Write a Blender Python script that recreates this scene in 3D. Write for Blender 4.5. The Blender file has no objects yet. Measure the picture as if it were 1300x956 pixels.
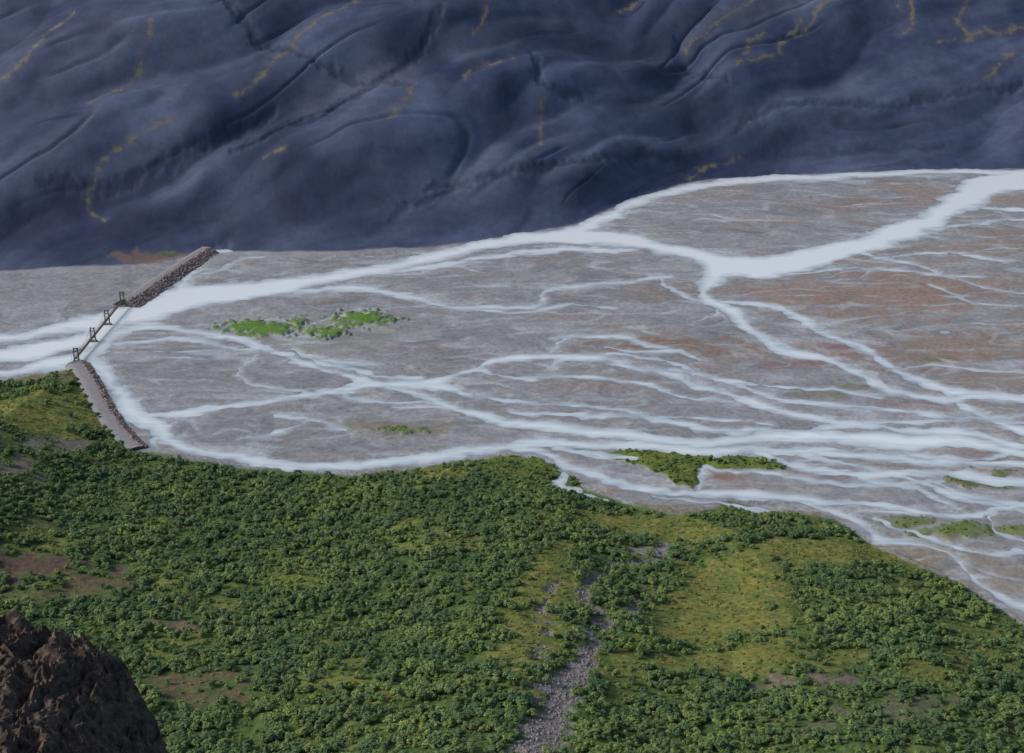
import bpy, math, numpy as np
from mathutils import Vector
rng=np.random.default_rng(7)
scene=bpy.context.scene
CAMZ=300.0; P=math.radians(22); F=1300*50/36.0
cp,sp_=math.cos(P),math.sin(P)
# ---------------- noise ----------------
def perlin(x,y,seed=0):
    r=np.random.default_rng(seed+100)
    perm=r.permutation(256); perm=np.concatenate([perm,perm])
    ang=r.random(256)*2*np.pi; gx=np.cos(ang).astype(np.float32); gy=np.sin(ang).astype(np.float32)
    xf=np.floor(x); yf=np.floor(y)
    xi=xf.astype(np.int64)&255; yi=yf.astype(np.int64)&255
    dx=(x-xf).astype(np.float32); dy=(y-yf).astype(np.float32)
    u=dx*dx*dx*(dx*(dx*6-15)+10); v=dy*dy*dy*(dy*(dy*6-15)+10)
    x1=(xi+1)&255; y1=(yi+1)&255
    def g(a,b,ddx,ddy):
        h=perm[perm[a]+b]; return gx[h]*ddx+gy[h]*ddy
    n00=g(xi,yi,dx,dy); n10=g(x1,yi,dx-1,dy); n01=g(xi,y1,dx,dy-1); n11=g(x1,y1,dx-1,dy-1)
    a=n00+u*(n10-n00); b=n01+u*(n11-n01)
    return (a+v*(b-a))*1.5
def fbm(x,y,o=4,seed=0,gain=.5):
    s=0;a=1;t=0
    for i in range(o):
        s=s+a*perlin(x*2**i,y*2**i,seed+i*7); t+=a; a*=gain
    return s/t*1.4
def ss(a,b,x):
    t=np.clip((x-a)/(b-a),0,1); return t*t*(3-2*t)
# ---------------- survey: sight lines to the ground ----------------
def ray(px,py):
    cx=(px-650)/F; cy=(478-py)/F
    return np.array([cx, cp+cy*sp_, -sp_+cy*cp])
def U0(px,py):
    d=ray(px,py); t=-CAMZ/d[2]; return d[0]*t,d[1]*t
def curve0(pts):
    w=np.array([U0(*p) for p in pts]); o=np.argsort(w[:,0]); return w[o,0],w[o,1]
nx_,ny_=curve0([(-350,440),(-120,480),(0,484),(60,476),(93,466),(118,505),(150,555),(175,573),(220,580),(300,594),(400,602),(470,602),(540,594),(600,585),(660,583),(715,600),(740,618),(800,645),(860,654),(930,640),(1000,648),(1060,664),(1110,694),(1170,722),(1230,748),(1280,782),(1300,797),(1500,900),(1700,960)])
fx_,fy_=curve0([(-300,352),(0,345),(150,338),(265,322),(450,318),(560,314),(640,300),(730,288),(780,262),(880,230),(1060,220),(1300,214),(1600,206)])
xs_=np.arange(-3000,3000,4.0)
def gsm(a,sig):
    k=np.arange(-int(4*sig),int(4*sig)+1); g=np.exp(-k*k/(2.0*sig*sig)); g/=g.sum()
    return np.convolve(np.pad(a,len(k)//2,mode='edge'),g,mode='valid')
fraw=np.interp(xs_,fx_,fy_); fsm1=gsm(fraw,3); fsm2=gsm(fraw,28)
def near_s(x,y): return np.interp(x,nx_,ny_)-y
def far_s(x,y):
    a=y-np.interp(x,xs_,fsm1); b=y-np.interp(x,xs_,fsm2); t=ss(0,140,a)
    return a+(b-a)*t
def base_h(x,y):
    s=near_s(x,y); f=far_s(x,y)
    zf=np.interp(s,[0,4,20,100,350,620,2000],[0,.5,2.5,16,66,85,120])
    zn=np.interp(y,[-600,-200,0,10,60,160,260,330],[330,270,212,195,130,50,9,0])*(s>0)
    f=np.maximum(f,0); zh=.588*(f-28*(1-np.exp(-f/28)))*1.0
    zh=np.where(zh>240,240+ (zh-240)*.45,zh)
    return zf+zn+zh
TT=np.arange(60,1900,2.0)
def U(px,py):
    d=ray(px,py)
    z=CAMZ+d[2]*TT; h=base_h(d[0]*TT,d[1]*TT)
    i=int(np.argmax(z<h))
    if z[i]>=h[i]: i=len(TT)-1
    a,b=TT[max(i-1,0)],TT[i]
    for _ in range(12):
        m=(a+b)/2
        if CAMZ+d[2]*m<base_h(d[0]*m,d[1]*m): b=m
        else: a=m
    return d[0]*b,d[1]*b
# ---------------- grid ----------------
ys=[-700.0]
def step(y): return float(np.interp(y,[-700,150,230,300,500,800,1230,1500,1560,2200,5000],[40,8,1.2,.8,.7,1.05,1.5,1.5,3,30,200]))
while ys[-1]<5000: ys.append(ys[-1]+step(ys[-1]))
yr=np.array(ys)
uc=np.linspace(-.4,.4,1100)
o=[.4]; st=.0009
while o[-1]<4: st*=1.18; o.append(o[-1]+st)
uc=np.concatenate([-np.array(o[1:])[::-1],uc,np.array(o[1:])])
def scl(y): return np.maximum(y+121,260)
SC=scl(yr)
Y=np.repeat(yr[:,None],len(uc),1); X=uc[None,:]*SC[:,None]
R,C=X.shape; print("grid",R,C)
w1=perlin(X/28,Y/28,1); w2=perlin(X/28,Y/28,2)
XW=X+w1*5+perlin(X/7,Y/7,3)*1.8; YW=Y+w2*4+perlin(X/7,Y/7,4)*1.8
def win(x0,x1,y0,y1):
    r0=max(np.searchsorted(yr,y0)-1,0); r1=min(np.searchsorted(yr,y1)+1,R)
    s0,s1=scl(y0),scl(y1)
    c0=max(np.searchsorted(uc,min(x0/s0,x0/s1))-1,0); c1=min(np.searchsorted(uc,max(x1/s0,x1/s1))+1,C)
    return slice(r0,r1),slice(c0,c1)
def catmull(p,n=4):
    p=np.array(p,float); q=np.vstack([2*p[0]-p[1],p,2*p[-1]-p[-2]]); out=[]
    for i in range(1,len(q)-2):
        for t in np.arange(n)/n:
            out.append(.5*((2*q[i])+(-q[i-1]+q[i+1])*t+(2*q[i-1]-5*q[i]+4*q[i+1]-q[i+2])*t*t+(-q[i-1]+3*q[i]-3*q[i+1]+q[i+2])*t**3))
    out.append(q[-2]); return np.array(out)
def to_world(pts,Uf,n=4):
    c=catmull(pts,n); c[:,2]=np.maximum(c[:,2],1.0); res=[]
    for i in range(len(c)):
        a=c[max(i-1,0)];b=c[min(i+1,len(c)-1)]
        tx,ty=b[0]-a[0],b[1]-a[1]; L=math.hypot(tx,ty)+1e-6; nx,ny=-ty/L,tx/L; h=c[i,2]/2
        p0=np.array(Uf(c[i,0]-nx*h,c[i,1]-ny*h)); p1=np.array(Uf(c[i,0]+nx*h,c[i,1]+ny*h))
        A=np.array(Uf(a[0],a[1]));B=np.array(Uf(b[0],b[1])); T=B-A; T/=np.linalg.norm(T)+1e-9
        N=np.array([-T[1],T[0]]); hw=abs(np.dot(p1-p0,N))/2
        m=np.array(Uf(c[i,0],c[i,1])); res.append((m[0],m[1],hw))
    return np.array(res)
def stroke(field,w,margin=22,wf=None):
    XX=XW; YY=YW
    for i in range(len(w)-1):
        a,b=w[i],w[i+1]; m=margin+max(a[2],b[2])+6
        sl=win(min(a[0],b[0])-m,max(a[0],b[0])+m,min(a[1],b[1])-m,max(a[1],b[1])+m)
        xx,yy=XX[sl],YY[sl]
        if xx.size==0: continue
        dx,dy=b[0]-a[0],b[1]-a[1]; L=dx*dx+dy*dy+1e-9
        t=np.clip(((xx-a[0])*dx+(yy-a[1])*dy)/L,0,1)
        hw=(a[2]+(b[2]-a[2])*t)
        if wf is not None: hw=hw*wf[sl]
        d=np.hypot(xx-a[0]-t*dx,yy-a[1]-t*dy)-hw
        field[sl]=np.minimum(field[sl],d)
# ---------------- river channels ----------------
CH=[
[(1420,214,9),(1300,219,8),(1180,218,7),(1060,224,7),(960,228,9),(880,238,10),(820,252,12),(780,270,15),(745,288,16),(720,297,18)],
[(1450,222,28),(1300,228,26),(1250,238,32),(1215,258,30),(1180,280,26),(1120,303,24),(1060,320,24),(990,335,26),(940,338,26),(900,328,18),(850,316,16),(800,305,17),(740,300,20),(680,302,14),(620,309,14),(560,324,15),(500,338,13),(430,350,15),(370,360,18),(300,370,22),(240,377,28),(190,393,32),(140,408,28),(90,414,16),(40,423,14),(0,430,12),(-160,440,14)],
[(150,410,30),(115,430,22),(60,442,20),(0,452,16),(-160,462,16)],
[(150,425,14),(105,452,16),(60,462,16),(0,475,10),(-160,485,10)],
[(290,319,5),(262,324,9),(245,345,14),(232,362,17),(222,380,18)],
[(930,342,16),(905,352,20),(893,370,18),(915,390,15),(940,405,13),(970,430,10),(1010,448,9),(1060,458,8),(1100,482,8),(1150,500,9),(1210,508,10),(1260,503,10),(1400,510,10)],
[(115,450,14),(132,472,20),(150,502,20),(178,528,20),(220,560,16),(290,579,12),(350,590,9),(430,592,9),(500,586,11),(560,577,13),(620,570,12),(700,562,13),(760,564,11),(850,571,10),(960,571,9),(1060,576,9),(1150,583,8),(1300,592,8),(1420,596,8)],
[(500,490,6),(540,508,8),(590,523,10),(640,534,11),(700,543,11),(780,550,11),(860,560,11),(940,560,13),(1000,557,16),(1080,555,18),(1160,561,18),(1230,563,14),(1300,577,11)],
]
CH2=[
[(800,318,6),(740,316,8),(690,318,7),(640,323,8),(600,330,6),(540,339,6),(480,346,6)],
[(920,383,6),(975,388,7),(1020,405,8),(1060,430,8),(1110,450,8),(1150,475,8),(1200,494,12),(1250,502,10),(1300,503,8)],
[(1195,495,9),(1225,515,8),(1260,535,8),(1300,545,10)],
[(178,528,12),(195,545,14),(200,565,10)],
[(180,528,8),(250,522,10),(330,510,7),(420,498,9),(480,487,12),(540,485,10),(590,474,8),(620,461,8),(680,455,10),(740,455,8),(800,463,8),(860,480,7),(920,500,8),(980,520,8),(1060,535,8),(1150,546,10),(1240,552,10),(1300,565,10),(1420,570,10)],
[(130,425,8),(200,414,9),(260,424,8),(320,436,9),(370,455,9),(430,475,10),(500,487,12),(560,492,8),(592,499,5)],
[(110,435,5),(180,436,4),(230,430,5),(290,442,4),(340,440,5)],
[(655,570,9),(700,582,8),(740,600,9),(800,614,7),(870,625,10),(940,628,12),(1020,635,10),(1100,640,8),(1180,652,8),(1250,655,8),(1300,640,8),(1400,645,8)],
[(700,570,8),(760,575,10),(810,583,5)],
[(720,600,8),(708,612,7),(735,625,4),(770,636,3)],
[(905,590,5),(893,602,7),(888,620,7)],
[(1020,636,6),(1080,662,8),(1112,684,8),(1160,690,4),(1205,707,5),(1240,737,7),(1280,762,8),(1330,782,9),(1450,830,9)],
[(960,575,10),(1020,592,8),(1100,604,8),(1180,598,7),(1260,608,9),(1400,625,7)],
[(380,370,5),(450,366,7),(520,376,7),(570,390,6),(620,391,4),(680,386,4),(700,368,5),(740,360,4),(800,357,4),(850,352,3)],
]
CH3=[
[(395,452,4),(450,462,5),(500,462,4)],[(370,445,3),(420,463,6),(470,474,5),(530,478,6)],
[(570,390,3),(640,396,3),(720,388,4),(780,392,3)],
[(840,350,4),(858,368,5),(895,385,4),(905,400,3),(880,412,2)],
[(1110,660,4),(1180,682,5),(1240,698,5),(1300,703,5)],
[(1060,655,4),(1110,650,4),(1180,657,4)],
[(1020,580,7),(1080,590,8),(1130,602,6),(1200,625,7),(1300,650,6)],
[(1180,610,5),(1230,628,5),(1290,640,7)],
[(1290,640,5),(1265,660,5),(1275,680,5),(1300,690,4)],
[(500,516,3),(560,520,3),(620,531,4)],[(350,528,3),(390,532,6),(430,545,5),(450,553,4)],
[(390,535,3),(360,545,3),(310,556,2)],[(430,500,3),(470,510,3),(540,512,3)],
[(640,520,3),(720,528,5),(800,530,6),(880,540,5),(940,552,6)],
[(600,497,3),(640,510,3),(700,512,3),(780,520,5),(830,532,5),(900,530,4),(980,540,5)],
[(700,470,3),(720,455,5),(780,450,3),(840,458,4),(900,480,5),(980,490,5),(1060,495,4),(1120,505,3)],
[(700,430,3),(740,425,4),(800,432,4),(860,448,3)],[(735,425,3),(700,440,3),(690,452,4)],
[(600,470,3),(650,478,4),(720,478,4),(800,485,5),(860,500,5),(940,515,5)],
[(850,470,3),(920,485,4),(980,505,5),(1060,515,4),(1140,520,4),(1220,530,5),(1300,535,4)],
[(1190,290,6),(1230,285,4),(1300,278,4),(1400,275,3)],[(1120,328,5),(1200,322,5),(1260,330,4),(1360,335,4)],
[(1000,348,4),(1080,340,4),(1150,345,4),(1240,352,3)],[(1230,262,6),(1300,268,4),(1400,270,3)],
[(1100,322,4),(1170,338,3),(1230,360,2),(1300,372,2)],
[(240,355,3),(300,332,2),(330,326,2)],
[(880,545,5),(960,548,6),(1040,545,6),(1120,535,5),(1200,533,4),(1300,525,4)],
[(320,450,2),(300,470,2),(330,490,2),(400,500,3)],
[(1150,575,6),(1230,582,6),(1300,575,7)],[(900,590,3),(960,602,4),(1050,612,5),(1130,615,5),(1200,612,5)],
[(830,625,3),(900,640,4),(980,648,3)],[(1090,605,5),(1150,620,5),(1220,645,4)],
[(1130,470,2),(1200,465,3),(1300,475,2)],[(1180,360,2),(1240,385,3),(1300,390,2)],[(770,440,3),(800,446,3),(850,447,3),(880,455,3)],
]
wm1=np.clip(1+.45*fbm(X/45,Y/30,3,25),.5,1.5); wm2=np.clip(1+.9*fbm(X/30,Y/18,3,26),.25,1.9)
wm3=np.clip(.95+1.5*fbm(X/26,Y/14,3,27),.0,2.1)
sd=np.full((R,C),30.0)
for c in CH: stroke(sd,to_world([(p[0],p[1],p[2]*1.0) for p in c],U0),wf=wm1)
sd_main=sd.copy()
for c in CH2: stroke(sd,to_world([(p[0],p[1],p[2]*.93) for p in c],U0),wf=wm2)
sd_2=sd.copy()
for c in CH3: stroke(sd,to_world([(p[0],p[1],p[2]*.8) for p in c],U0),wf=wm3,margin=16)
sd_3=sd.copy()
NS=near_s(X,Y)+perlin(X/22,Y/22,11)*5+perlin(X/5,Y/5,12)*1.5
FS=far_s(X,Y)+perlin(X/40,Y/40,13)*4+perlin(X/9,Y/9,14)*1.5
plain=(1-ss(-4,4,NS))*(1-ss(-6,4,FS))
# ---------------- tinted areas ----------------
def zone(Uf,cx,cy,rx,ry,soft=.5,nz=.5,nscale=14,seed=20,ang=0):
    c=np.array(Uf(cx,cy)); ca,sa=math.cos(math.radians(ang)),math.sin(math.radians(ang))
    a=np.array(Uf(cx+rx*ca,cy-rx*sa))-c; b=np.array(Uf(cx-ry*sa,cy-ry*ca))-c
    M=np.linalg.inv(np.array([[a[0],b[0]],[a[1],b[1]]]))
    ex=1.9*(abs(a[0])+abs(b[0])); ey=1.9*(abs(a[1])+abs(b[1]))
    sl=win(c[0]-ex,c[0]+ex,c[1]-ey,c[1]+ey)
    dx=X[sl]-c[0]; dy=Y[sl]-c[1]
    r=np.hypot(M[0,0]*dx+M[0,1]*dy,M[1,0]*dx+M[1,1]*dy)
    r=r+nz*fbm(X[sl]/nscale,Y[sl]/nscale,3,seed)
    return sl,1-ss(1-soft,1+soft*.4,r)
col=np.zeros((R,C,3),np.float32)
def mixc(sl,m,c):
    m=m[...,None]; col[sl]=col[sl]*(1-m)+np.array(c,np.float32)*m
ALL=(slice(0,R),slice(0,C))
# plain gravel
st1=fbm(X/80+w1*.6,Y/32+w2*.6,4,30); st2=fbm(X/26+w1,Y/16+w2,4,40); st3=fbm(X/6,Y/4.5,3,41)
g=0.21*(1+.26*st1+.20*st2+.12*st3)
col[...,0]=g*.985; col[...,1]=g*.99; col[...,2]=g*1.03
rightw=ss(-40,240,X)
mixc(ALL,(.12+.5*rightw)*ss(.0,.45,fbm(X/100,Y/55,4,50)),(.21,.157,.13))
n1=perlin(X/120+w2*.3,Y/30+w1*.3,60); n2=perlin(X/60+w1*.25,Y/18+w2*.25,61); n3=perlin(X/36+w1*.5,Y/11+w2*.5,59)
mod=fbm(X/110,Y/45,3,62); mod2=fbm(X/90,Y/40,3,63)
f1=np.abs(n1)*16-1.5*ss(-.1,.4,mod); f2=np.abs(n2)*10-1.0*ss(0,.4,mod2)
fm=plain*ss(-3,3,-FS-12)*ss(-3,3,-NS-5)
left_bank=ss(0,1,(Y-U0(200,400)[1]+20)/40)*ss(0,1,(U0(300,340)[0]-X)/50)
fm*=1-left_bank
fil=np.minimum(f1,f2)
dry=(1-ss(-.7,1.2,fil))*fm*ss(-.35,.3,fbm(X/40,Y/20,3,64))
dark=(1-ss(.1,1.6,np.abs(n3)*6))*fm*ss(-.1,.4,fbm(X/50,Y/30,3,65))
wetf=np.where((fm>.5),f1+.3+1.6*(1-ss(.12,.48,mod2)),30)
# islands
ZB=[(1120,372,150,34,.8,(.215,.15,.12)),(1000,380,70,16,.6,(.21,.155,.13)),(850,441,110,12,.9,(.17,.115,.082)),(1120,455,130,12,.85,(.19,.125,.10)),(1220,440,110,22,.75,(.205,.145,.105)),
(1230,320,90,14,.5,(.215,.175,.15)),(500,545,80,12,.75,(.15,.12,.08)),(900,612,50,12,.85,(.18,.11,.075)),(780,620,60,8,.8,(.20,.14,.09)),(1170,700,100,18,.85,(.19,.15,.09)),(1260,735,60,26,.7,(.20,.165,.125)),
(870,650,130,9,.8,(.16,.145,.055)),(1000,655,60,8,.85,(.175,.13,.065)),(1250,610,45,12,1,(.10,.115,.04)),(1240,672,95,12,1,(.10,.135,.032)),(1150,662,50,7,1,(.10,.13,.035)),
(1060,500,60,8,.6,(.15,.14,.075)),(940,610,40,10,.75,(.20,.13,.09)),(1080,440,50,6,.7,(.20,.10,.105)),(1010,465,50,6,.7,(.19,.10,.10)),(830,372,40,12,.5,(.20,.15,.13)),(1150,760,60,20,.6,(.19,.16,.11)),(760,480,60,6,.4,(.18,.14,.11)),(400,425,110,18,.45,(.19,.20,.145)),(1230,365,100,20,.4,(.21,.15,.12)),(1080,492,40,5,.6,(.12,.13,.05)),(1190,455,30,4,.6,(.12,.13,.05))]
isl=np.zeros((R,C),np.float32)
GREEN=(.085,.165,.026)
for (a,b,c,d,s,cc) in ZB:
    sl,m=zone(U0,a,b,c,d,seed=int(a),nz=.8); m=np.clip(m*s*(.8+.2*st3[sl]+.3*st2[sl]),0,1); mixc(sl,m,cc)
    if cc[1]>cc[0]*1.1 and s==1: isl[sl]=np.maximum(isl[sl],m*.6)
for (a,b,c,d,s) in [(325,418,48,9,1),(378,412,10,7,.9),(413,423,22,6,1),(462,406,34,9,1),(350,421,20,5,.9),(510,548,30,4,.8),(440,412,14,6,.7)]:
    sl,m=zone(U0,a,b,c,d,seed=int(a),nz=1.1,nscale=6); mixc(sl,m*s,GREEN); isl[sl]=np.maximum(isl[sl],m)
def pip(poly,XX,YY):
    ins=np.zeros(XX.shape,bool); n=len(poly)
    for i in range(n):
        x1,y1=poly[i]; x2,y2=poly[(i+1)%n]
        c=((y1>YY)!=(y2>YY)); xi=(x2-x1)*(YY-y1)/((y2-y1) if y2!=y1 else 1e-9)+x1
        ins^=c&(XX<xi)
    return ins
veg=np.zeros((R,C),np.float32); ivg=np.zeros((R,C),np.float32)
for poly in [[(757,574),(800,570),(850,576),(900,579),(930,578),(965,588),(1000,594),(985,601),(940,596),(905,590),(886,594),(893,606),(880,619),(855,617),(830,603),(800,588)],[(606,586),(650,581),(690,588),(724,600),(705,612),(730,628),(700,640),(620,620)]]:
    pw=[U0(*q) for q in poly]; xs=[q[0] for q in pw]; yy=[q[1] for q in pw]
    sl=win(min(xs)-8,max(xs)+8,min(yy)-8,max(yy)+8)
    m=pip(pw,X[sl]+(XW[sl]-X[sl])*1.0,Y[sl]+(YW[sl]-Y[sl])*1.0).astype(np.float32)
    mixc(sl,m,(.105,.14,.028)); isl[sl]=np.maximum(isl[sl],m); ivg[sl]=np.maximum(ivg[sl],m)
wetf=np.where(isl>.2,30,wetf)
sd=np.minimum(sd,wetf)
noi=(isl<.3)
mixc(ALL,dark*.35*noi,(.12,.12,.125))
mixc(ALL,dry*.58*noi,(.34,.365,.39))
wvar=ss(-.3,.3,fbm(X/30,Y/20,3,66))
wet=(1-ss(0,5.0,sd))*plain
mixc(ALL,wet*.5*wvar*noi,(.13,.14,.155))
mixc(ALL,(1-ss(0,3.0,sd))*.6*(1-wvar)*plain*noi,(.32,.345,.37))
silt=(1-ss(1,18,sd_2))*ss(.05,.5,fbm(X/55+w1,Y/12,4,70))*plain*noi
mixc(ALL,silt*.55,(.34,.365,.39))
thread=(1-ss(0,5,sd_3))*ss(.0,.25,np.abs(perlin(XW/30,YW/3.2,71)))*plain*noi
mixc(ALL,thread*.25,(.36,.385,.41))
# ---------------- far mountainside ----------------
hm=ss(-2,5,FS)
FSg=far_s(X,Y)
q1=fbm(X/320,Y/320,2,80); q2=fbm(X/300,Y/300,2,81); q3=fbm(X/90,Y/90,3,79)
Aw=X*.9+FSg*.4+q1*60; Bw=FSg*.9-.42*X+q2*60+q3*7
sab=lambda n,e:np.sqrt(n*n+e*e)
p1=perlin(Aw/230,Bw/95,82); p2=perlin(Aw/110+q2*.4,Bw/46+q1*.4,83); p3=perlin(Aw/50+q2,Bw/24+q1,84)
r1=sab(p1,.06); r2=sab(p2,.06); r3=sab(p3,.06)
iso=fbm(X/85,Y/85,3,92)
rise=ss(0,80,FS)
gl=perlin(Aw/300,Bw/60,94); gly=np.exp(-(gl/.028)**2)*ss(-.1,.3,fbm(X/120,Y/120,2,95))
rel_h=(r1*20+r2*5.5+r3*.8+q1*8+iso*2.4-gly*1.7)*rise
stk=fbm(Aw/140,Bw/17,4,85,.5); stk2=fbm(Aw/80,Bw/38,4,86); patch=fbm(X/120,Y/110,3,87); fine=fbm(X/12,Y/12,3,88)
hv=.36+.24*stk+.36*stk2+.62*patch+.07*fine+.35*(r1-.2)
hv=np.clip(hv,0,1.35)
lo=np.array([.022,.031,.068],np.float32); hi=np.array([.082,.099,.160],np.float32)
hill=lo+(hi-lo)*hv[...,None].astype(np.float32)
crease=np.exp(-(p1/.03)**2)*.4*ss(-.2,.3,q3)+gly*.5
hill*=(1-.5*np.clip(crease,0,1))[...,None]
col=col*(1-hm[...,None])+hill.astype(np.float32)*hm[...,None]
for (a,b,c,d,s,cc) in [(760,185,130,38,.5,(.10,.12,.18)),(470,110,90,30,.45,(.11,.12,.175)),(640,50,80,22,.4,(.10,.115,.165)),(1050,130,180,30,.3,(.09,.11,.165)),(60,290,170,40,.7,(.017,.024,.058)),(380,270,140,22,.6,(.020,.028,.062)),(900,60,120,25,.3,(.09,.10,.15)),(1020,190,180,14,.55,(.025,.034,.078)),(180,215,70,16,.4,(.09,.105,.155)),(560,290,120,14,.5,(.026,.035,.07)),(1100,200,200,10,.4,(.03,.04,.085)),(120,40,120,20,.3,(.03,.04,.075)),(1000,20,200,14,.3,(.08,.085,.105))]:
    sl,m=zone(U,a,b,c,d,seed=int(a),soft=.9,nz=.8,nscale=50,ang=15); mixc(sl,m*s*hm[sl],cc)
sl,m=zone(U,190,329,46,9,seed=5,nz=.8,nscale=10); mixc(sl,m*.8,(.145,.095,.07))
sl,m=zone(U,215,322,18,3,seed=6,nz=.8,nscale=6); mixc(sl,m*.8,(.10,.12,.04))
OCH=[[(637,0,4),(618,32,5),(600,52,5)],[(975,5,4),(930,30,4),(895,52,4),(868,76,2)],[(188,58,4),(192,85,5),(165,110,3),(110,145,2)],[(460,-5,2),(430,22,4),(385,50,3),(342,103,4),(300,137,3)],[(222,174,2),(162,200,6),(120,238,3),(112,262,5),(130,282,6)],[(522,122,3),(516,155,4),(495,180,3)],[(690,138,2),(685,160,3),(684,195,5)],[(962,60,3),(942,98,3)],[(1012,42,3),(985,85,3),(935,112,3)],[(1148,-5,4),(1158,20,5),(1150,50,4)],[(1128,-5,4),(1136,15,5)],[(1300,35,4),(1230,48,6),(1190,60,4)],[(1286,72,3),(1250,108,3)],[(650,88,2),(610,100,3),(588,120,2)],[(335,213,6),(362,209,5)],[(90,32,2),(30,95,2),(0,120,3)],[(870,228,5),(900,212,6),(940,203,4)],[(1062,10,2),(1020,55,3),(1000,62,2)],[(1230,5,3),(1215,30,4),(1235,50,5)],[(820,5,2),(790,20,2)]]
of=np.full((R,C),30.0)
for c in OCH: stroke(of,to_world([(p[0],p[1],p[2]*.28) for p in c],U,4),margin=10)
on=fbm(X/9,Y/9,3,90); on2=fbm(X/3,Y/3,2,89)
om=(1-ss(-.8,1.8,of+on*3.0+on2*1.6+.1))
mixc(ALL,om*.72*hm,(.165,.145,.07))
mixc(ALL,(1-ss(0,6,of+on*4))*.25*hm,(.11,.10,.09))
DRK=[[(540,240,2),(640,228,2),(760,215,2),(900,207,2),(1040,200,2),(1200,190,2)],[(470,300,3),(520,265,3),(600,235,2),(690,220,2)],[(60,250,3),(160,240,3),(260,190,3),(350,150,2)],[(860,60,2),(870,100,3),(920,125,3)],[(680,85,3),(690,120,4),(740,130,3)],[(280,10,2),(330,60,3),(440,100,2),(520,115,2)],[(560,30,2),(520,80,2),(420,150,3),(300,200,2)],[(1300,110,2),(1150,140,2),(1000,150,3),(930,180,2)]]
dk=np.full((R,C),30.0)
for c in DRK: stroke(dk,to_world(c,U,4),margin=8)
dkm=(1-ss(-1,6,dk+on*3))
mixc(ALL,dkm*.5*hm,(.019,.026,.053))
# ---------------- foreground slope ----------------
fgm=ss(-2,2,NS)
v1=fbm(X/35,Y/35,4,100); v2=fbm(X/9,Y/9,4,101); v3=fbm(X/90,Y/90,3,102); v4=fbm(X/2.5,Y/2.5,2,103)
gr=np.stack([.068+.03*v1+.025*v2,.110+.025*v1+.03*v2,.028+.008*v2],-1)*(1+.3*v4)[...,None]
gr=np.clip(gr,.012,.3)
col=col*(1-fgm[...,None])+gr.astype(np.float32)*fgm[...,None]
openm=ss(.25,.85,v1*.9+v3*.5+.05)*.65
bare=np.zeros((R,C),np.float32)
for (a,b,c,d,s) in [(930,755,95,55,1),(870,800,60,50,.95),(700,735,50,50,.95),(665,800,40,60,.85),(50,525,90,34,.95),(1010,700,110,22,.95),(1100,705,70,18,.9),(850,675,100,16,.95),(1240,800,50,30,.7),(60,690,60,20,.7),(560,690,60,14,.6),(980,840,110,25,.9),(780,665,80,12,.85),(250,765,60,14,.6),(600,600,70,10,.6),(1150,740,40,12,.7),(160,590,50,8,.5),(430,800,40,20,.4),(1200,850,60,20,.6),(800,850,50,30,.7)]:
    sl,m=zone(U,a,b,c,d,seed=int(a)+3,nz=.8,nscale=18); openm[sl]=np.maximum(openm[sl],m*s)
mixc(ALL,np.clip(openm*fgm*(.6+.4*v2+.3*v4),0,1),(.215,.19,.048))
mixc(ALL,ss(.1,.6,-v2)*openm*fgm*.6,(.095,.145,.03))
scr=np.full((R,C),30.0)
for c in [[(848,690,7),(812,712,8),(775,722,9),(752,745,12),(752,790,20),(744,820,30),(726,850,42),(705,880,48),(690,960,56)],[(835,755,5),(805,765,10),(785,785,6),(760,800,5)],[(705,735,4),(690,770,5),(700,800,4)],[(690,815,5),(684,840,7)]]:
    stroke(scr,to_world(c,U,3),margin=12)
sm=(1-ss(-2.0,2,scr+fbm(X/6,Y/6,3,110)*5.0+v4*1.2))*fgm
mixc(ALL,np.clip(sm*(.85+.15*v4),0,1),(.19,.168,.165)); bare=np.maximum(bare,sm*.93)
for (a,b,c,d,s,cc) in [(70,566,55,9,.8,(.17,.14,.13)),(20,592,36,16,.8,(.16,.125,.12)),(230,794,30,7,.8,(.16,.10,.09)),(30,722,90,17,.9,(.10,.06,.05)),(120,745,55,11,.8,(.12,.085,.05)),(60,755,70,12,.6,(.12,.10,.05)),(1040,862,70,9,.8,(.16,.12,.11)),(250,862,80,9,.7,(.12,.085,.05)),(60,668,40,8,.4,(.12,.11,.06)),(150,730,14,8,.6,(.14,.09,.07)),(1130,905,120,20,.4,(.16,.12,.11)),(45,480,60,8,.8,(.17,.13,.08)),(230,880,90,14,.7,(.12,.085,.05)),(830,700,30,8,.8,(.20,.18,.18))]:
    sl,m=zone(U,a,b,c,d,seed=int(a)+5,nz=1.1,nscale=9); m=m*s*fgm[sl]; mixc(sl,m,cc); bare[sl]=np.maximum(bare[sl],m)
veg=np.maximum(veg,ss(0,4,NS))
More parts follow.
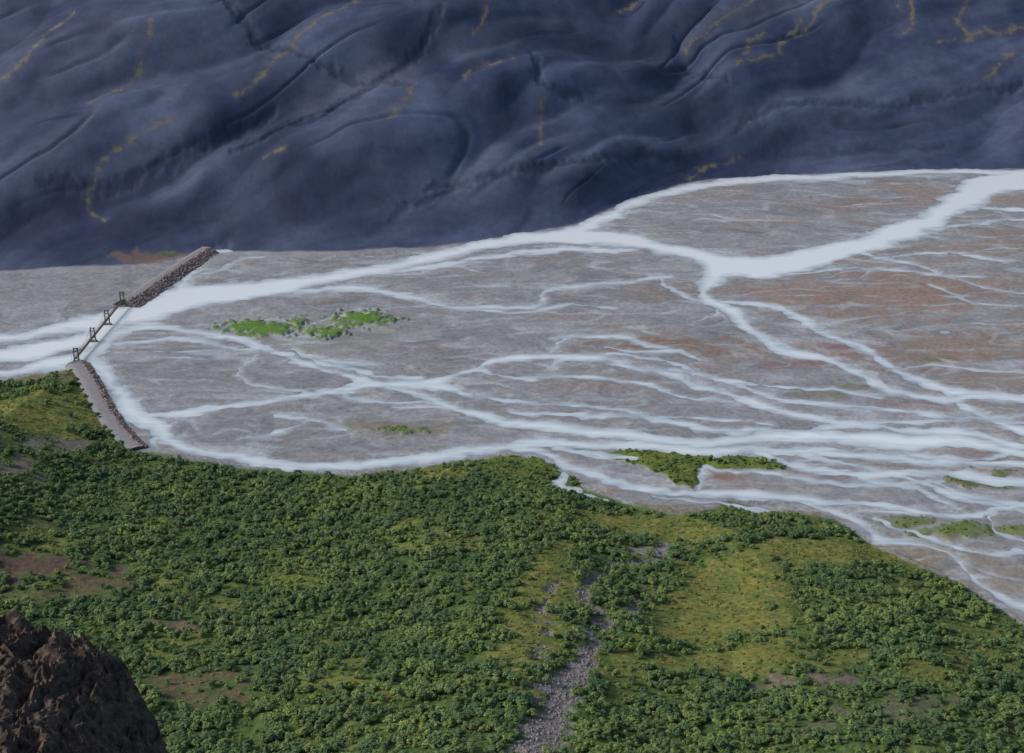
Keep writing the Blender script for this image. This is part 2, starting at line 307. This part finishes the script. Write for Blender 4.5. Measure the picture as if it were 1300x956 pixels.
# ---------------- heights ----------------
hp=np.where(sd>0,.95*(1-np.exp(-np.maximum(sd,0)/8)),np.maximum(sd*.25,-1.2))
hp=hp+ss(1,8,sd)*(.4*st2+.15*st3+.15*w1)
hp=hp+isl*ss(0,4,sd)*.8
Z=base_h(X,Y)*ss(0,9,sd)+hp*plain
Z=Z+(rel_h-dkm*1.5*rise)*hm
Z=Z+fgm*ss(5,60,NS)*(v3*3.0+v1*1.6)+fgm*ss(2,10,NS)*(v2*.35) - sm*.8
Z=np.where(sd<0,np.minimum(Z,np.maximum(sd*.25,-1.2)),Z)
def sampleg(G,x,y):
    r=np.interp(y,yr,np.arange(R)); c=np.interp(x/scl(y),uc,np.arange(C))
    r0=np.clip(r.astype(int),0,R-2); c0=np.clip(c.astype(int),0,C-2); fr=r-r0; fc=c-c0
    return (G[r0,c0]*(1-fr)*(1-fc)+G[r0+1,c0]*fr*(1-fc)+G[r0,c0+1]*(1-fr)*fc+G[r0+1,c0+1]*fr*fc)
# ---------------- mesh builders ----------------
idx=np.arange(R*C).reshape(R,C)
def grid_obj(name,fmask,Zg,mat,attrs):
    q=np.stack([idx[:-1,:-1],idx[:-1,1:],idx[1:,1:],idx[1:,:-1]],-1)[fmask]
    used,inv=np.unique(q.ravel(),return_inverse=True)
    me=bpy.data.meshes.new(name)
    me.vertices.add(len(used)); co=np.stack([X.ravel()[used],Y.ravel()[used],Zg.ravel()[used]],-1).astype(np.float32)
    me.vertices.foreach_set('co',co.ravel())
    nf=len(q); me.loops.add(nf*4); me.polygons.add(nf)
    me.loops.foreach_set('vertex_index',inv.astype(np.int32).ravel())
    me.polygons.foreach_set('loop_start',np.arange(0,nf*4,4,dtype=np.int32))
    try: me.polygons.foreach_set('loop_total',np.full(nf,4,np.int32))
    except Exception: pass
    me.update(calc_edges=True)
    me.polygons.foreach_set('use_smooth',np.ones(nf,bool))
    for k,(t,arr) in attrs.items():
        a=me.attributes.new(k,t,'POINT')
        if t=='FLOAT': a.data.foreach_set('value',arr.ravel()[used].astype(np.float32))
        else:
            c4=np.ones((len(used),4),np.float32); c4[:,:3]=arr.reshape(-1,3)[used]; a.data.foreach_set('color',c4.ravel())
    me.materials.append(mat)
    ob=bpy.data.objects.new(name,me); scene.collection.objects.link(ob); return ob
def newmat(name):
    m=bpy.data.materials.new(name); m.use_nodes=True; nt=m.node_tree; b=nt.nodes['Principled BSDF']; return m,nt,b
def N(nt,t,**k):
    n=nt.nodes.new(t)
    for a,v in k.items():
        if a in n.inputs: n.inputs[a].default_value=v
        else: setattr(n,a,v)
    return n
def ground_mat(name,s1,amp,bump,bd,rough=.95,det=5.0):
    m,nt,b=newmat(name); L=nt.links.new
    at=N(nt,'ShaderNodeAttribute',attribute_name='Col'); geo=N(nt,'ShaderNodeNewGeometry')
    a=N(nt,'ShaderNodeTexNoise',Scale=s1,Detail=det,Roughness=.78)
    L(geo.outputs['Position'],a.inputs['Vector'])
    mr=N(nt,'ShaderNodeMapRange'); mr.inputs[1].default_value=.3; mr.inputs[2].default_value=.7; mr.inputs[3].default_value=1-amp; mr.inputs[4].default_value=1+amp
    L(a.outputs[0],mr.inputs[0])
    mx=N(nt,'ShaderNodeVectorMath',operation='SCALE'); L(at.outputs['Color'],mx.inputs[0]); L(mr.outputs[0],mx.inputs['Scale'])
    L(mx.outputs[0],b.inputs['Base Color']); b.inputs['Roughness'].default_value=rough; b.inputs['Specular IOR Level'].default_value=.2
    bp=N(nt,'ShaderNodeBump',Strength=bump,Distance=bd); L(a.outputs[0],bp.inputs['Height']); L(bp.outputs[0],b.inputs['Normal'])
    return m
m_plain=ground_mat('river_gravel',.35,.30,.55,.6)
m_hill=ground_mat('volcanic_scree',.10,.20,.45,1.0,rough=.75)
m_slope=ground_mat('heath',.45,.5,.8,1.0)
m_w,nt,b=newmat('glacial_water'); L=nt.links.new
at=N(nt,'ShaderNodeAttribute',attribute_name='sd'); cr=N(nt,'ShaderNodeValToRGB')
mr=N(nt,'ShaderNodeMapRange'); mr.inputs[1].default_value=1.0; mr.inputs[2].default_value=-8.0
geo=N(nt,'ShaderNodeNewGeometry'); mp=N(nt,'ShaderNodeMapping'); mp.inputs['Scale'].default_value=(.03,.17,1); L(geo.outputs['Position'],mp.inputs[0])
no=N(nt,'ShaderNodeTexNoise',Scale=1.0,Detail=4.0,Distortion=1.0); L(mp.outputs[0],no.inputs['Vector'])
md=N(nt,'ShaderNodeMath',operation='MULTIPLY_ADD'); L(no.outputs[0],md.inputs[0]); md.inputs[1].default_value=10.0; md.inputs[2].default_value=-4.9
sm_=N(nt,'ShaderNodeMath',operation='ADD'); L(at.outputs['Fac'],sm_.inputs[0]); L(md.outputs[0],sm_.inputs[1]); L(sm_.outputs[0],mr.inputs[0])
L(mr.outputs[0],cr.inputs[0]); cr.color_ramp.elements[0].color=(.27,.31,.34,1); cr.color_ramp.elements[1].color=(.60,.645,.66,1)
e=cr.color_ramp.elements.new(.4); e.color=(.45,.495,.525,1)
L(cr.outputs[0],b.inputs['Base Color']); b.inputs['Roughness'].default_value=.3; b.inputs['Specular IOR Level'].default_value=.4
# split
fc=lambda G:(G[:-1,:-1]+G[1:,1:])*.5
FSs=far_s(X,Y); NSs=near_s(X,Y)
isH=fc(FSs)>-8; isN=(fc(NSs)>-6)&~isH
att={'Col':('FLOAT_COLOR',col)}
grid_obj('mountainside',isH,Z,m_hill,att)
grid_obj('heath_slope',isN,Z,m_slope,att)
grid_obj('gravel_plain',~isH&~isN,Z,m_plain,att)
mn=np.minimum(np.minimum(sd[:-1,:-1],sd[1:,1:]),np.minimum(sd[1:,:-1],sd[:-1,1:]))
grid_obj('braided_river',(mn<1.0)&(fc(Y)>300)&(fc(Y)<1700),np.zeros((R,C)),m_w,{'sd':('FLOAT',sd)})
# ---------------- shrubs ----------------
def mesh_np(name,v,f,mat,smooth=False):
    me=bpy.data.meshes.new(name); me.from_pydata([tuple(a) for a in v],[],[tuple(a) for a in f]); me.materials.append(mat)
    if smooth: me.polygons.foreach_set('use_smooth',[True]*len(me.polygons))
    me.update(); return me
def leaf_mat(name,c1,c2,c3):
    m,nt,b=newmat(name); L=nt.links.new
    geo=N(nt,'ShaderNodeNewGeometry'); oi=N(nt,'ShaderNodeObjectInfo')
    no=N(nt,'ShaderNodeTexNoise',Scale=.03,Detail=3.0,Roughness=.7); L(geo.outputs['Position'],no.inputs['Vector'])
    ad=N(nt,'ShaderNodeMath',operation='MULTIPLY_ADD'); L(oi.outputs['Random'],ad.inputs[0]); ad.inputs[1].default_value=.34; L(no.outputs[0],ad.inputs[2])
    sb=N(nt,'ShaderNodeMath',operation='SUBTRACT'); L(ad.outputs[0],sb.inputs[0]); sb.inputs[1].default_value=.17
    cr=N(nt,'ShaderNodeValToRGB'); L(sb.outputs[0],cr.inputs[0])
    cr.color_ramp.elements[0].position=.34; cr.color_ramp.elements[0].color=(*c1,1); cr.color_ramp.elements[1].position=.70; cr.color_ramp.elements[1].color=(*c3,1)
    e=cr.color_ramp.elements.new(.52); e.color=(*c2,1)
    L(cr.outputs[0],b.inputs['Base Color']); b.inputs['Roughness'].default_value=.6; b.inputs['Specular IOR Level'].default_value=.25
    return m
m_leaf=leaf_mat('birch_leaves',(.062,.112,.044),(.108,.168,.054),(.18,.235,.062))
m_tuft=leaf_mat('heath_leaves',(.09,.14,.03),(.145,.185,.037),(.23,.21,.055))
m_bark,nt,b=newmat('birch_bark'); b.inputs['Base Color'].default_value=(.16,.13,.11,1); b.inputs['Roughness'].default_value=.9
def bush(name,seed,mat,nleaf=220,stems=5,h=2.3,wd=1.5,ls=.42):
    r=np.random.default_rng(seed); V=[];Fc=[];mi=[]
    lobes=[]
    for i in range(stems):
        a=r.random()*6.28; d=r.random()**.6*wd*.62; top=np.array([math.cos(a)*d,math.sin(a)*d,h*(.5+.35*r.random())*(1-.25*d/wd)])
        lobes.append((top,np.array([wd*.5,wd*.5,h*.36])*(.7+.5*r.random())))
        b0=np.array([math.cos(a)*.15,math.sin(a)*.15,-.2]); k=len(V)
        for (p,rd) in ((b0,.07),((b0+top)/2+r.normal(0,.08,3),.05),(top,.02)):
            for j in range(4): V.append(p+np.array([math.cos(j*1.57),math.sin(j*1.57),0])*rd)
        for s in range(2):
            for j in range(4): Fc.append((k+s*4+j,k+s*4+(j+1)%4,k+s*4+4+(j+1)%4,k+s*4+4+j)); mi.append(1)
    for i in range(nleaf):
        c,rad=lobes[r.integers(len(lobes))]
        n=r.normal(0,1,3); n/=np.linalg.norm(n); n[2]=abs(n[2])*1.0 if r.random()<.75 else n[2]
        p=c+n*rad*(.6+.45*r.random()); 
        if p[2]<.1: p[2]=.1+r.random()*.3
        nn=n+np.array([0,0,.3])+r.normal(0,.4,3); nn/=np.linalg.norm(nn)
        t=np.cross(nn,[.3,.2,1]); t/=np.linalg.norm(t)+1e-6; bt=np.cross(nn,t); s=ls*(.6+.7*r.random()); k=len(V)
        V+= [p-t*s*.6,p-bt*s*.45,p+t*s*.6,p+bt*s*.45+nn*s*.2]; Fc.append((k,k+1,k+2,k+3)); mi.append(0)
    me=mesh_np(name,V,Fc,mat); me.materials.append(m_bark); me.polygons.foreach_set('material_index',mi); me.update(); return me
def protos(nm,mats,params):
    co=bpy.data.collections.new(nm)
    for i,pa in enumerate(params):
        ob=bpy.data.objects.new(f'{nm}_{i}',bush(f'{nm}_{i}',50+i,mats,**pa)); co.objects.link(ob)
    return co
def scatter(name,pts,scl_,rotz,pid,coll):
    me=bpy.data.meshes.new(name); me.from_pydata([tuple(p) for p in pts],[],[])
    a=me.attributes.new('isc','FLOAT_VECTOR','POINT'); a.data.foreach_set('vector',scl_.astype(np.float32).ravel())
    rv=np.zeros((len(pts),3),np.float32); rv[:,2]=rotz; a=me.attributes.new('irot','FLOAT_VECTOR','POINT'); a.data.foreach_set('vector',rv.ravel())
    a=me.attributes.new('pid','INT','POINT'); a.data.foreach_set('value',pid.astype(np.int32))
    ob=bpy.data.objects.new(name,me); scene.collection.objects.link(ob)
    ng=bpy.data.node_groups.new(name+'_scatter','GeometryNodeTree')
    ng.interface.new_socket('Geometry',in_out='INPUT',socket_type='NodeSocketGeometry'); ng.interface.new_socket('Geometry',in_out='OUTPUT',socket_type='NodeSocketGeometry')
    gi=ng.nodes.new('NodeGroupInput'); go=ng.nodes.new('NodeGroupOutput'); ip=ng.nodes.new('GeometryNodeInstanceOnPoints')
    ci=ng.nodes.new('GeometryNodeCollectionInfo'); ci.inputs['Collection'].default_value=coll; ci.inputs['Separate Children'].default_value=True; ci.inputs['Reset Children'].default_value=True
    def na(nm,t):
        n=ng.nodes.new('GeometryNodeInputNamedAttribute'); n.data_type=t; n.inputs['Name'].default_value=nm; return n.outputs['Attribute']
    L=ng.links.new
    L(gi.outputs[0],ip.inputs['Points']); L(ci.outputs[0],ip.inputs['Instance']); ip.inputs['Pick Instance'].default_value=True
    L(na('pid','INT'),ip.inputs['Instance Index']); L(na('isc','FLOAT_VECTOR'),ip.inputs['Scale'])
    L(na('irot','FLOAT_VECTOR'),ip.inputs['Rotation']); L(ip.outputs[0],go.inputs[0])
    md=ob.modifiers.new('scatter','NODES'); md.node_group=ng; return ob
shr=protos('birch_shrub',m_leaf,[dict(stems=4+i%4,h=1.8+.25*(i%3),wd=1.35+.2*(i%3)) for i in range(7)])
tft=protos('heath_tuft',m_tuft,[dict(nleaf=80,stems=3,h=.8,wd=.8,ls=.3) for i in range(4)])
def cand(n,y0=235,y1=780):
    y=rng.uniform(y0,y1,n); x=rng.uniform(-.42,.42,n)*(y1+121); k=np.abs(x)<.42*(y+121); return x[k],y[k]
x,y=cand(170000)
vg=sampleg(veg,x,y); iv=sampleg(ivg,x,y); op=sampleg(openm,x,y); br=sampleg(bare,x,y); ns=sampleg(NS,x,y); sdd=sampleg(sd,x,y)
clump=fbm(x/12,y/12,3,200)
pr=vg*(1-1.15*op)*(1-br*1.6)*np.clip(.9+1.1*clump,0.05,1.0)*ss(-2,10,ns)
pr=np.maximum(pr,iv*np.clip(.3+1.2*clump,0,.8))
k=(rng.random(len(x))<pr*.6)&(sdd>1.5)
x,y,clk,iv=x[k],y[k],clump[k],iv[k]
z=sampleg(Z,x,y); n=len(x); s=rng.uniform(.45,1.2,n)*(1+.4*np.clip(clk,-1,1))*(1-.35*iv); print('shrubs',n)
sc=np.stack([s*rng.uniform(.85,1.2,n),s*rng.uniform(.85,1.2,n),s*rng.uniform(.8,1.15,n)],-1)
scatter('birch_scrub',np.stack([x,y,z-.05],-1),sc,rng.uniform(0,6.28,n),rng.integers(0,7,n),shr)
x,y=cand(200000)
vg=sampleg(veg,x,y); op=sampleg(openm,x,y); br=sampleg(bare,x,y); sdd=sampleg(sd,x,y); il=sampleg(isl,x,y)
k=(rng.random(len(x))<(np.maximum(vg*(.10+.16*op),il*.4)*(1-br*.93)))&(sdd>1); x,y=x[k],y[k]; n=len(x); print('tufts',n)
s=rng.uniform(.4,1.15,n); z=sampleg(Z,x,y)
scatter('heath_tussocks',np.stack([x,y,z-.03],-1),np.stack([s,s,s*rng.uniform(.5,1,n)],-1),rng.uniform(0,6.28,n),rng.integers(0,4,n),tft)
# ---------------- rocks ----------------
def rock_mat(name,cs,sc=.5,bump=.8,bd=.5):
    m,nt,b=newmat(name); L=nt.links.new; geo=N(nt,'ShaderNodeNewGeometry')
    no=N(nt,'ShaderNodeTexNoise',Scale=sc,Detail=8.0,Roughness=.7); L(geo.outputs['Position'],no.inputs['Vector'])
    cr=N(nt,'ShaderNodeValToRGB'); L(no.outputs[0],cr.inputs[0]); cr.color_ramp.elements[0].position=.32; cr.color_ramp.elements[1].position=.68
    cr.color_ramp.elements[0].color=(*cs[0],1); cr.color_ramp.elements[1].color=(*cs[-1],1)
    if len(cs)>2: e=cr.color_ramp.elements.new(.5); e.color=(*cs[1],1)
    L(cr.outputs[0],b.inputs['Base Color']); b.inputs['Roughness'].default_value=.92; b.inputs['Specular IOR Level'].default_value=.2
    bp=N(nt,'ShaderNodeBump',Strength=bump,Distance=bd); L(no.outputs[0],bp.inputs['Height']); L(bp.outputs[0],b.inputs['Normal']); return m
m_rip=rock_mat('riprap_stone',[(.12,.08,.065),(.24,.17,.15),(.38,.34,.33)],.6)
m_stone=rock_mat('scree_stone',[(.11,.095,.095),(.2,.18,.18),(.33,.30,.30)],.9)
m_emb=rock_mat('embankment_gravel',[(.15,.145,.15),(.19,.185,.19),(.25,.24,.24)],.8,.5,.2)
import bmesh
def ico():
    bm=bmesh.new(); bmesh.ops.create_icosphere(bm,subdivisions=1,radius=1); v=np.array([q.co[:] for q in bm.verts]); f=np.array([[q.index for q in fa.verts] for fa in bm.faces]); bm.free(); return v,f
IV,IF=ico()
def rocks_mesh(name,pts,sizes,mat,parent=None,seed=5):
    V=[];Fs=[];r=np.random.default_rng(seed)
    for i,(p,s) in enumerate(zip(pts,sizes)):
        v=IV*(1+r.normal(0,.16,(len(IV),1)))*(s*r.uniform(.7,1.3,3)); a=r.random()*6.28; c,sn=math.cos(a),math.sin(a)
        v=v@np.array([[c,sn,0],[-sn,c,0],[0,0,1]])+np.array(p); Fs.append(IF+len(IV)*i); V.append(v)
    me=mesh_np(name,np.vstack(V),np.vstack(Fs),mat); ob=bpy.data.objects.new(name,me); scene.collection.objects.link(ob)
    if parent: ob.parent=parent
    return ob
def embankment(name,ptspx,hgt,top,side):
    w=catmull([(*U0(*p),0) for p in ptspx],8)[:,:2]; n=len(w); T=np.gradient(w,axis=0); T/=np.linalg.norm(T,axis=1)[:,None]; Nn=np.stack([-T[:,1],T[:,0]],-1)
    prof=[(-top/2-hgt*1.9,-.4),(-top/2-hgt*.8,hgt*.55),(-top/2,hgt),(-top/4,hgt+.05),(top/4,hgt+.05),(top/2,hgt),(top/2+hgt*.8,hgt*.55),(top/2+hgt*1.9,-.4)]
    V=[];Fs=[];r=np.random.default_rng(3); m=len(prof)
    for i in range(n):
        for (o_,zz) in prof:
            q=w[i]+Nn[i]*(o_+r.normal(0,.15)); V.append((q[0],q[1],zz+r.normal(0,.06)))
    for i in range(n-1):
        for j in range(m-1): Fs.append((i*m+j,i*m+j+1,(i+1)*m+j+1,(i+1)*m+j))
    Fs.append(tuple(range(m))); Fs.append(tuple(range((n-1)*m,n*m))[::-1])
    me=mesh_np(name,V,Fs,m_emb,True); ob=bpy.data.objects.new(name,me); scene.collection.objects.link(ob)
    pts=[];sz=[]
    for i in range(int(n*34)):
        t=r.random()*(n-1); a=int(t); f=t-a; q=w[a]*(1-f)+w[min(a+1,n-1)]*f; nn=Nn[a]
        h=r.random(); off=side*(top/2*.9+(1-h)*hgt*1.9); q=q+nn*off; pts.append((q[0],q[1],h*hgt*1.0)); sz.append(r.uniform(.35,.95))
    rocks_mesh('riprap',pts,sz,m_rip,ob); return ob
embankment('rock_embankment',[(158,389),(178,377),(205,358),(235,338),(262,320)],4.0,5.0,-1)
embankment('gravel_embankment',[(96,463),(112,486),(132,525),(152,553),(172,573)],2.2,6.0,1)
x,y=cand(260000,235,520); k=sampleg(sm,x,y)>.5; x,y=x[k][:5000],y[k][:5000]
rocks_mesh('scree_stones',np.stack([x,y,sampleg(Z,x,y)],-1),rng.uniform(.12,.2,len(x))+.45*rng.random(len(x))**4,m_stone,seed=9)
# ---------------- footbridge ----------------
m_wood=rock_mat('weathered_timber',[(.07,.05,.04),(.12,.09,.075)],1.5,.3,.05)
m_steel,nt,b=newmat('dark_steel'); b.inputs['Base Color'].default_value=(.05,.05,.055,1); b.inputs['Metallic'].default_value=.6; b.inputs['Roughness'].default_value=.5
par=bpy.data.objects.new('suspension_footbridge',None); scene.collection.objects.link(par)
A=np.array([*U0(97,460),2.6]); B=np.array([*U0(157,388),4.0])
def box_between(V,Fs,a,b,w,h):
    a=Vector(a);b=Vector(b); d=(b-a).normalized(); s=d.cross(Vector((0,0,1))); 
    if s.length<.01: s=Vector((1,0,0))
    s.normalize(); u=s.cross(d).normalized(); k=len(V)
    for p in (a,b):
        for (i,j) in ((-1,-1),(1,-1),(1,1),(-1,1)): V.append(tuple(p+s*i*w/2+u*j*h/2))
    Fs+=[(k,k+1,k+2,k+3),(k+7,k+6,k+5,k+4)]+[(k+i,k+4+i,k+4+(i+1)%4,k+(i+1)%4) for i in range(4)]
def part(name,fn,mat):
    V=[];Fs=[]; fn(V,Fs); me=mesh_np(name,V,Fs,mat); o_=bpy.data.objects.new(name,me); scene.collection.objects.link(o_); o_.parent=par
D=(B-A); Dn=D/np.linalg.norm(D); S=np.array([Dn[1],-Dn[0],0]); S/=np.linalg.norm(S)
pt=[0.01,.34,.64,.985]; PT=[A+D*t for t in pt]
NSEG=60
def deckz(t):
    return A+D*t
def f_deck(V,Fs):
    for i in range(NSEG): box_between(V,Fs,deckz(i/NSEG+.0015),deckz((i+1)/NSEG-.0015),1.5,.16)
def f_rail(V,Fs):
    for sgn in (-1,1):
        for hh in (.55,1.1):
            box_between(V,Fs,A+S*sgn*.72+np.array([0,0,hh]),B+S*sgn*.72+np.array([0,0,hh]),.07,.07)
        for i in range(NSEG+1):
            p=deckz(i/NSEG)+S*sgn*.8; box_between(V,Fs,p,p+np.array([0,0,1.15]),.08,.08)
TH=6.0
def f_tow(V,Fs):
    for p in PT:
        for sgn in (-1,1):
            b0=p+S*sgn*1.5; t0=p+S*sgn*1.05; b0=np.array([b0[0],b0[1],-1.5]); t0=np.array([t0[0],t0[1],p[2]+TH]); box_between(V,Fs,b0,t0,.55,.55)
        for hh in (-.6,TH-.5,TH*.62):
            box_between(V,Fs,p-S*1.35+np.array([0,0,hh]),p+S*1.35+np.array([0,0,hh]),.35,.35)
def f_pier(V,Fs):
    for p in PT:
        q=np.array([p[0],p[1],0.]); box_between(V,Fs,q+np.array([0,0,-1.5])-S*.01,q+np.array([0,0,1.0]),4.2,2.2)
def f_cab(V,Fs):
    anch=[A-Dn*9+np.array([0,0,-2.0])]+[p+np.array([0,0,TH]) for p in PT]+[B+Dn*9+np.array([0,0,-1.0])]
    for sgn in (-1,1):
        for i in range(len(anch)-1):
            a,b_=anch[i]+S*sgn*1.02,anch[i+1]+S*sgn*1.02; sag=4.2 if 0<i<len(anch)-2 else 0; n=14; prev=None
            for j in range(n+1):
                t=j/n; q=a+(b_-a)*t-np.array([0,0,4*sag*t*(1-t)])
                if prev is not None: box_between(V,Fs,prev,q,.10,.10)
                if sag and 0<j<n: 
                    bz=A[2]+D[2]*np.dot(q-A,Dn)/np.linalg.norm(D); box_between(V,Fs,q,np.array([q[0],q[1],bz]),.04,.04)
                prev=q
part('deck',f_deck,m_wood); part('railing',f_rail,m_wood); part('pylons',f_tow,m_wood); part('piers',f_pier,m_emb); part('cables',f_cab,m_steel)
# ---------------- near crag ----------------
gx=np.linspace(-125,-18,380); gy=np.linspace(60,152,330); GX,GY=np.meshgrid(gx,gy)
ex=np.interp(GY,[60,100,125,141],[-22,-29,-34,-40])+fbm(GX*0+3,GY/9,3,300)*2.5
eyf=np.interp(GX,[-125,-58,-50,-44,-41,-34],[150,141,140,138,136,128])+fbm(GX/8,GY*0+5,3,301)*2.0
top=np.interp(GX,[-125,-80,-58,-50,-47,-44.5,-42,-36,-28],[231,218.5,213.6,211.4,209.6,207.0,203.9,196,185])
wx=GX+fbm(GX/6,GY/6,3,310)*2; wy=GY+fbm(GX/6,GY/6,3,311)*2
crg=np.abs(perlin(wx/3.4,wy/8,302))*-2.2+np.abs(perlin(wx/1.3,wy/3.4,303))*-1.4+np.abs(perlin(wx/.6,wy/1.2,306))*-.7+fbm(wx/.5,wy/.5,3,304)*.35+fbm(GX/14,GY/14,2,305)*.8
dn=np.minimum(ex-GX,eyf-GY)
tz=sampleg(Z,GX.ravel(),GY.ravel()).reshape(GX.shape)-3
GZ=top+crg+1.3-np.maximum(0,-dn)*2.6-(np.maximum(0,105-GY))*.05
GZ=np.maximum(GZ,tz)
i2=np.arange(GX.size).reshape(GX.shape); q=np.stack([i2[:-1,:-1],i2[:-1,1:],i2[1:,1:],i2[1:,:-1]],-1).reshape(-1,4)
m_crag=rock_mat('basalt_crag',[(.026,.019,.016),(.088,.062,.049),(.18,.14,.11)],.8,1.0,.5)
me=mesh_np('rock_outcrop',np.stack([GX.ravel(),GY.ravel(),GZ.ravel()],-1),q,m_crag)
ob=bpy.data.objects.new('rock_outcrop',me); scene.collection.objects.link(ob)
# ---------------- light, sky, camera ----------------
w=bpy.data.worlds.new('World'); scene.world=w; w.use_nodes=True; nt=w.node_tree; bg=nt.nodes['Background']
sky=nt.nodes.new('ShaderNodeTexSky'); sky.sky_type='NISHITA'; sky.sun_disc=False; EL,AZ=math.radians(36),math.radians(-95)
sky.sun_elevation=EL; sky.sun_rotation=AZ; sky.dust_density=2.0
nt.links.new(sky.outputs[0],bg.inputs['Color']); bg.inputs['Strength'].default_value=.15
sl_=bpy.data.lights.new('sun','SUN'); sl_.energy=3.3; sl_.angle=math.radians(10); sl_.color=(1,.96,.90)
so=bpy.data.objects.new('sun',sl_); scene.collection.objects.link(so)
dirv=Vector((math.sin(AZ)*math.cos(EL),math.cos(AZ)*math.cos(EL),math.sin(EL)))
so.rotation_euler=dirv.to_track_quat('Z','Y').to_euler(); so.location=(0,500,600)
cam=bpy.data.cameras.new('camera'); cam.lens=50; cam.sensor_width=36; cam.clip_end=12000; cam.clip_start=.5
co=bpy.data.objects.new('camera',cam); co.location=(0,0,CAMZ); co.rotation_euler=(math.radians(90)-P,0,0); scene.collection.objects.link(co); scene.camera=co
scene.view_settings.view_transform='Standard'; scene.view_settings.look='None'; scene.view_settings.exposure=0
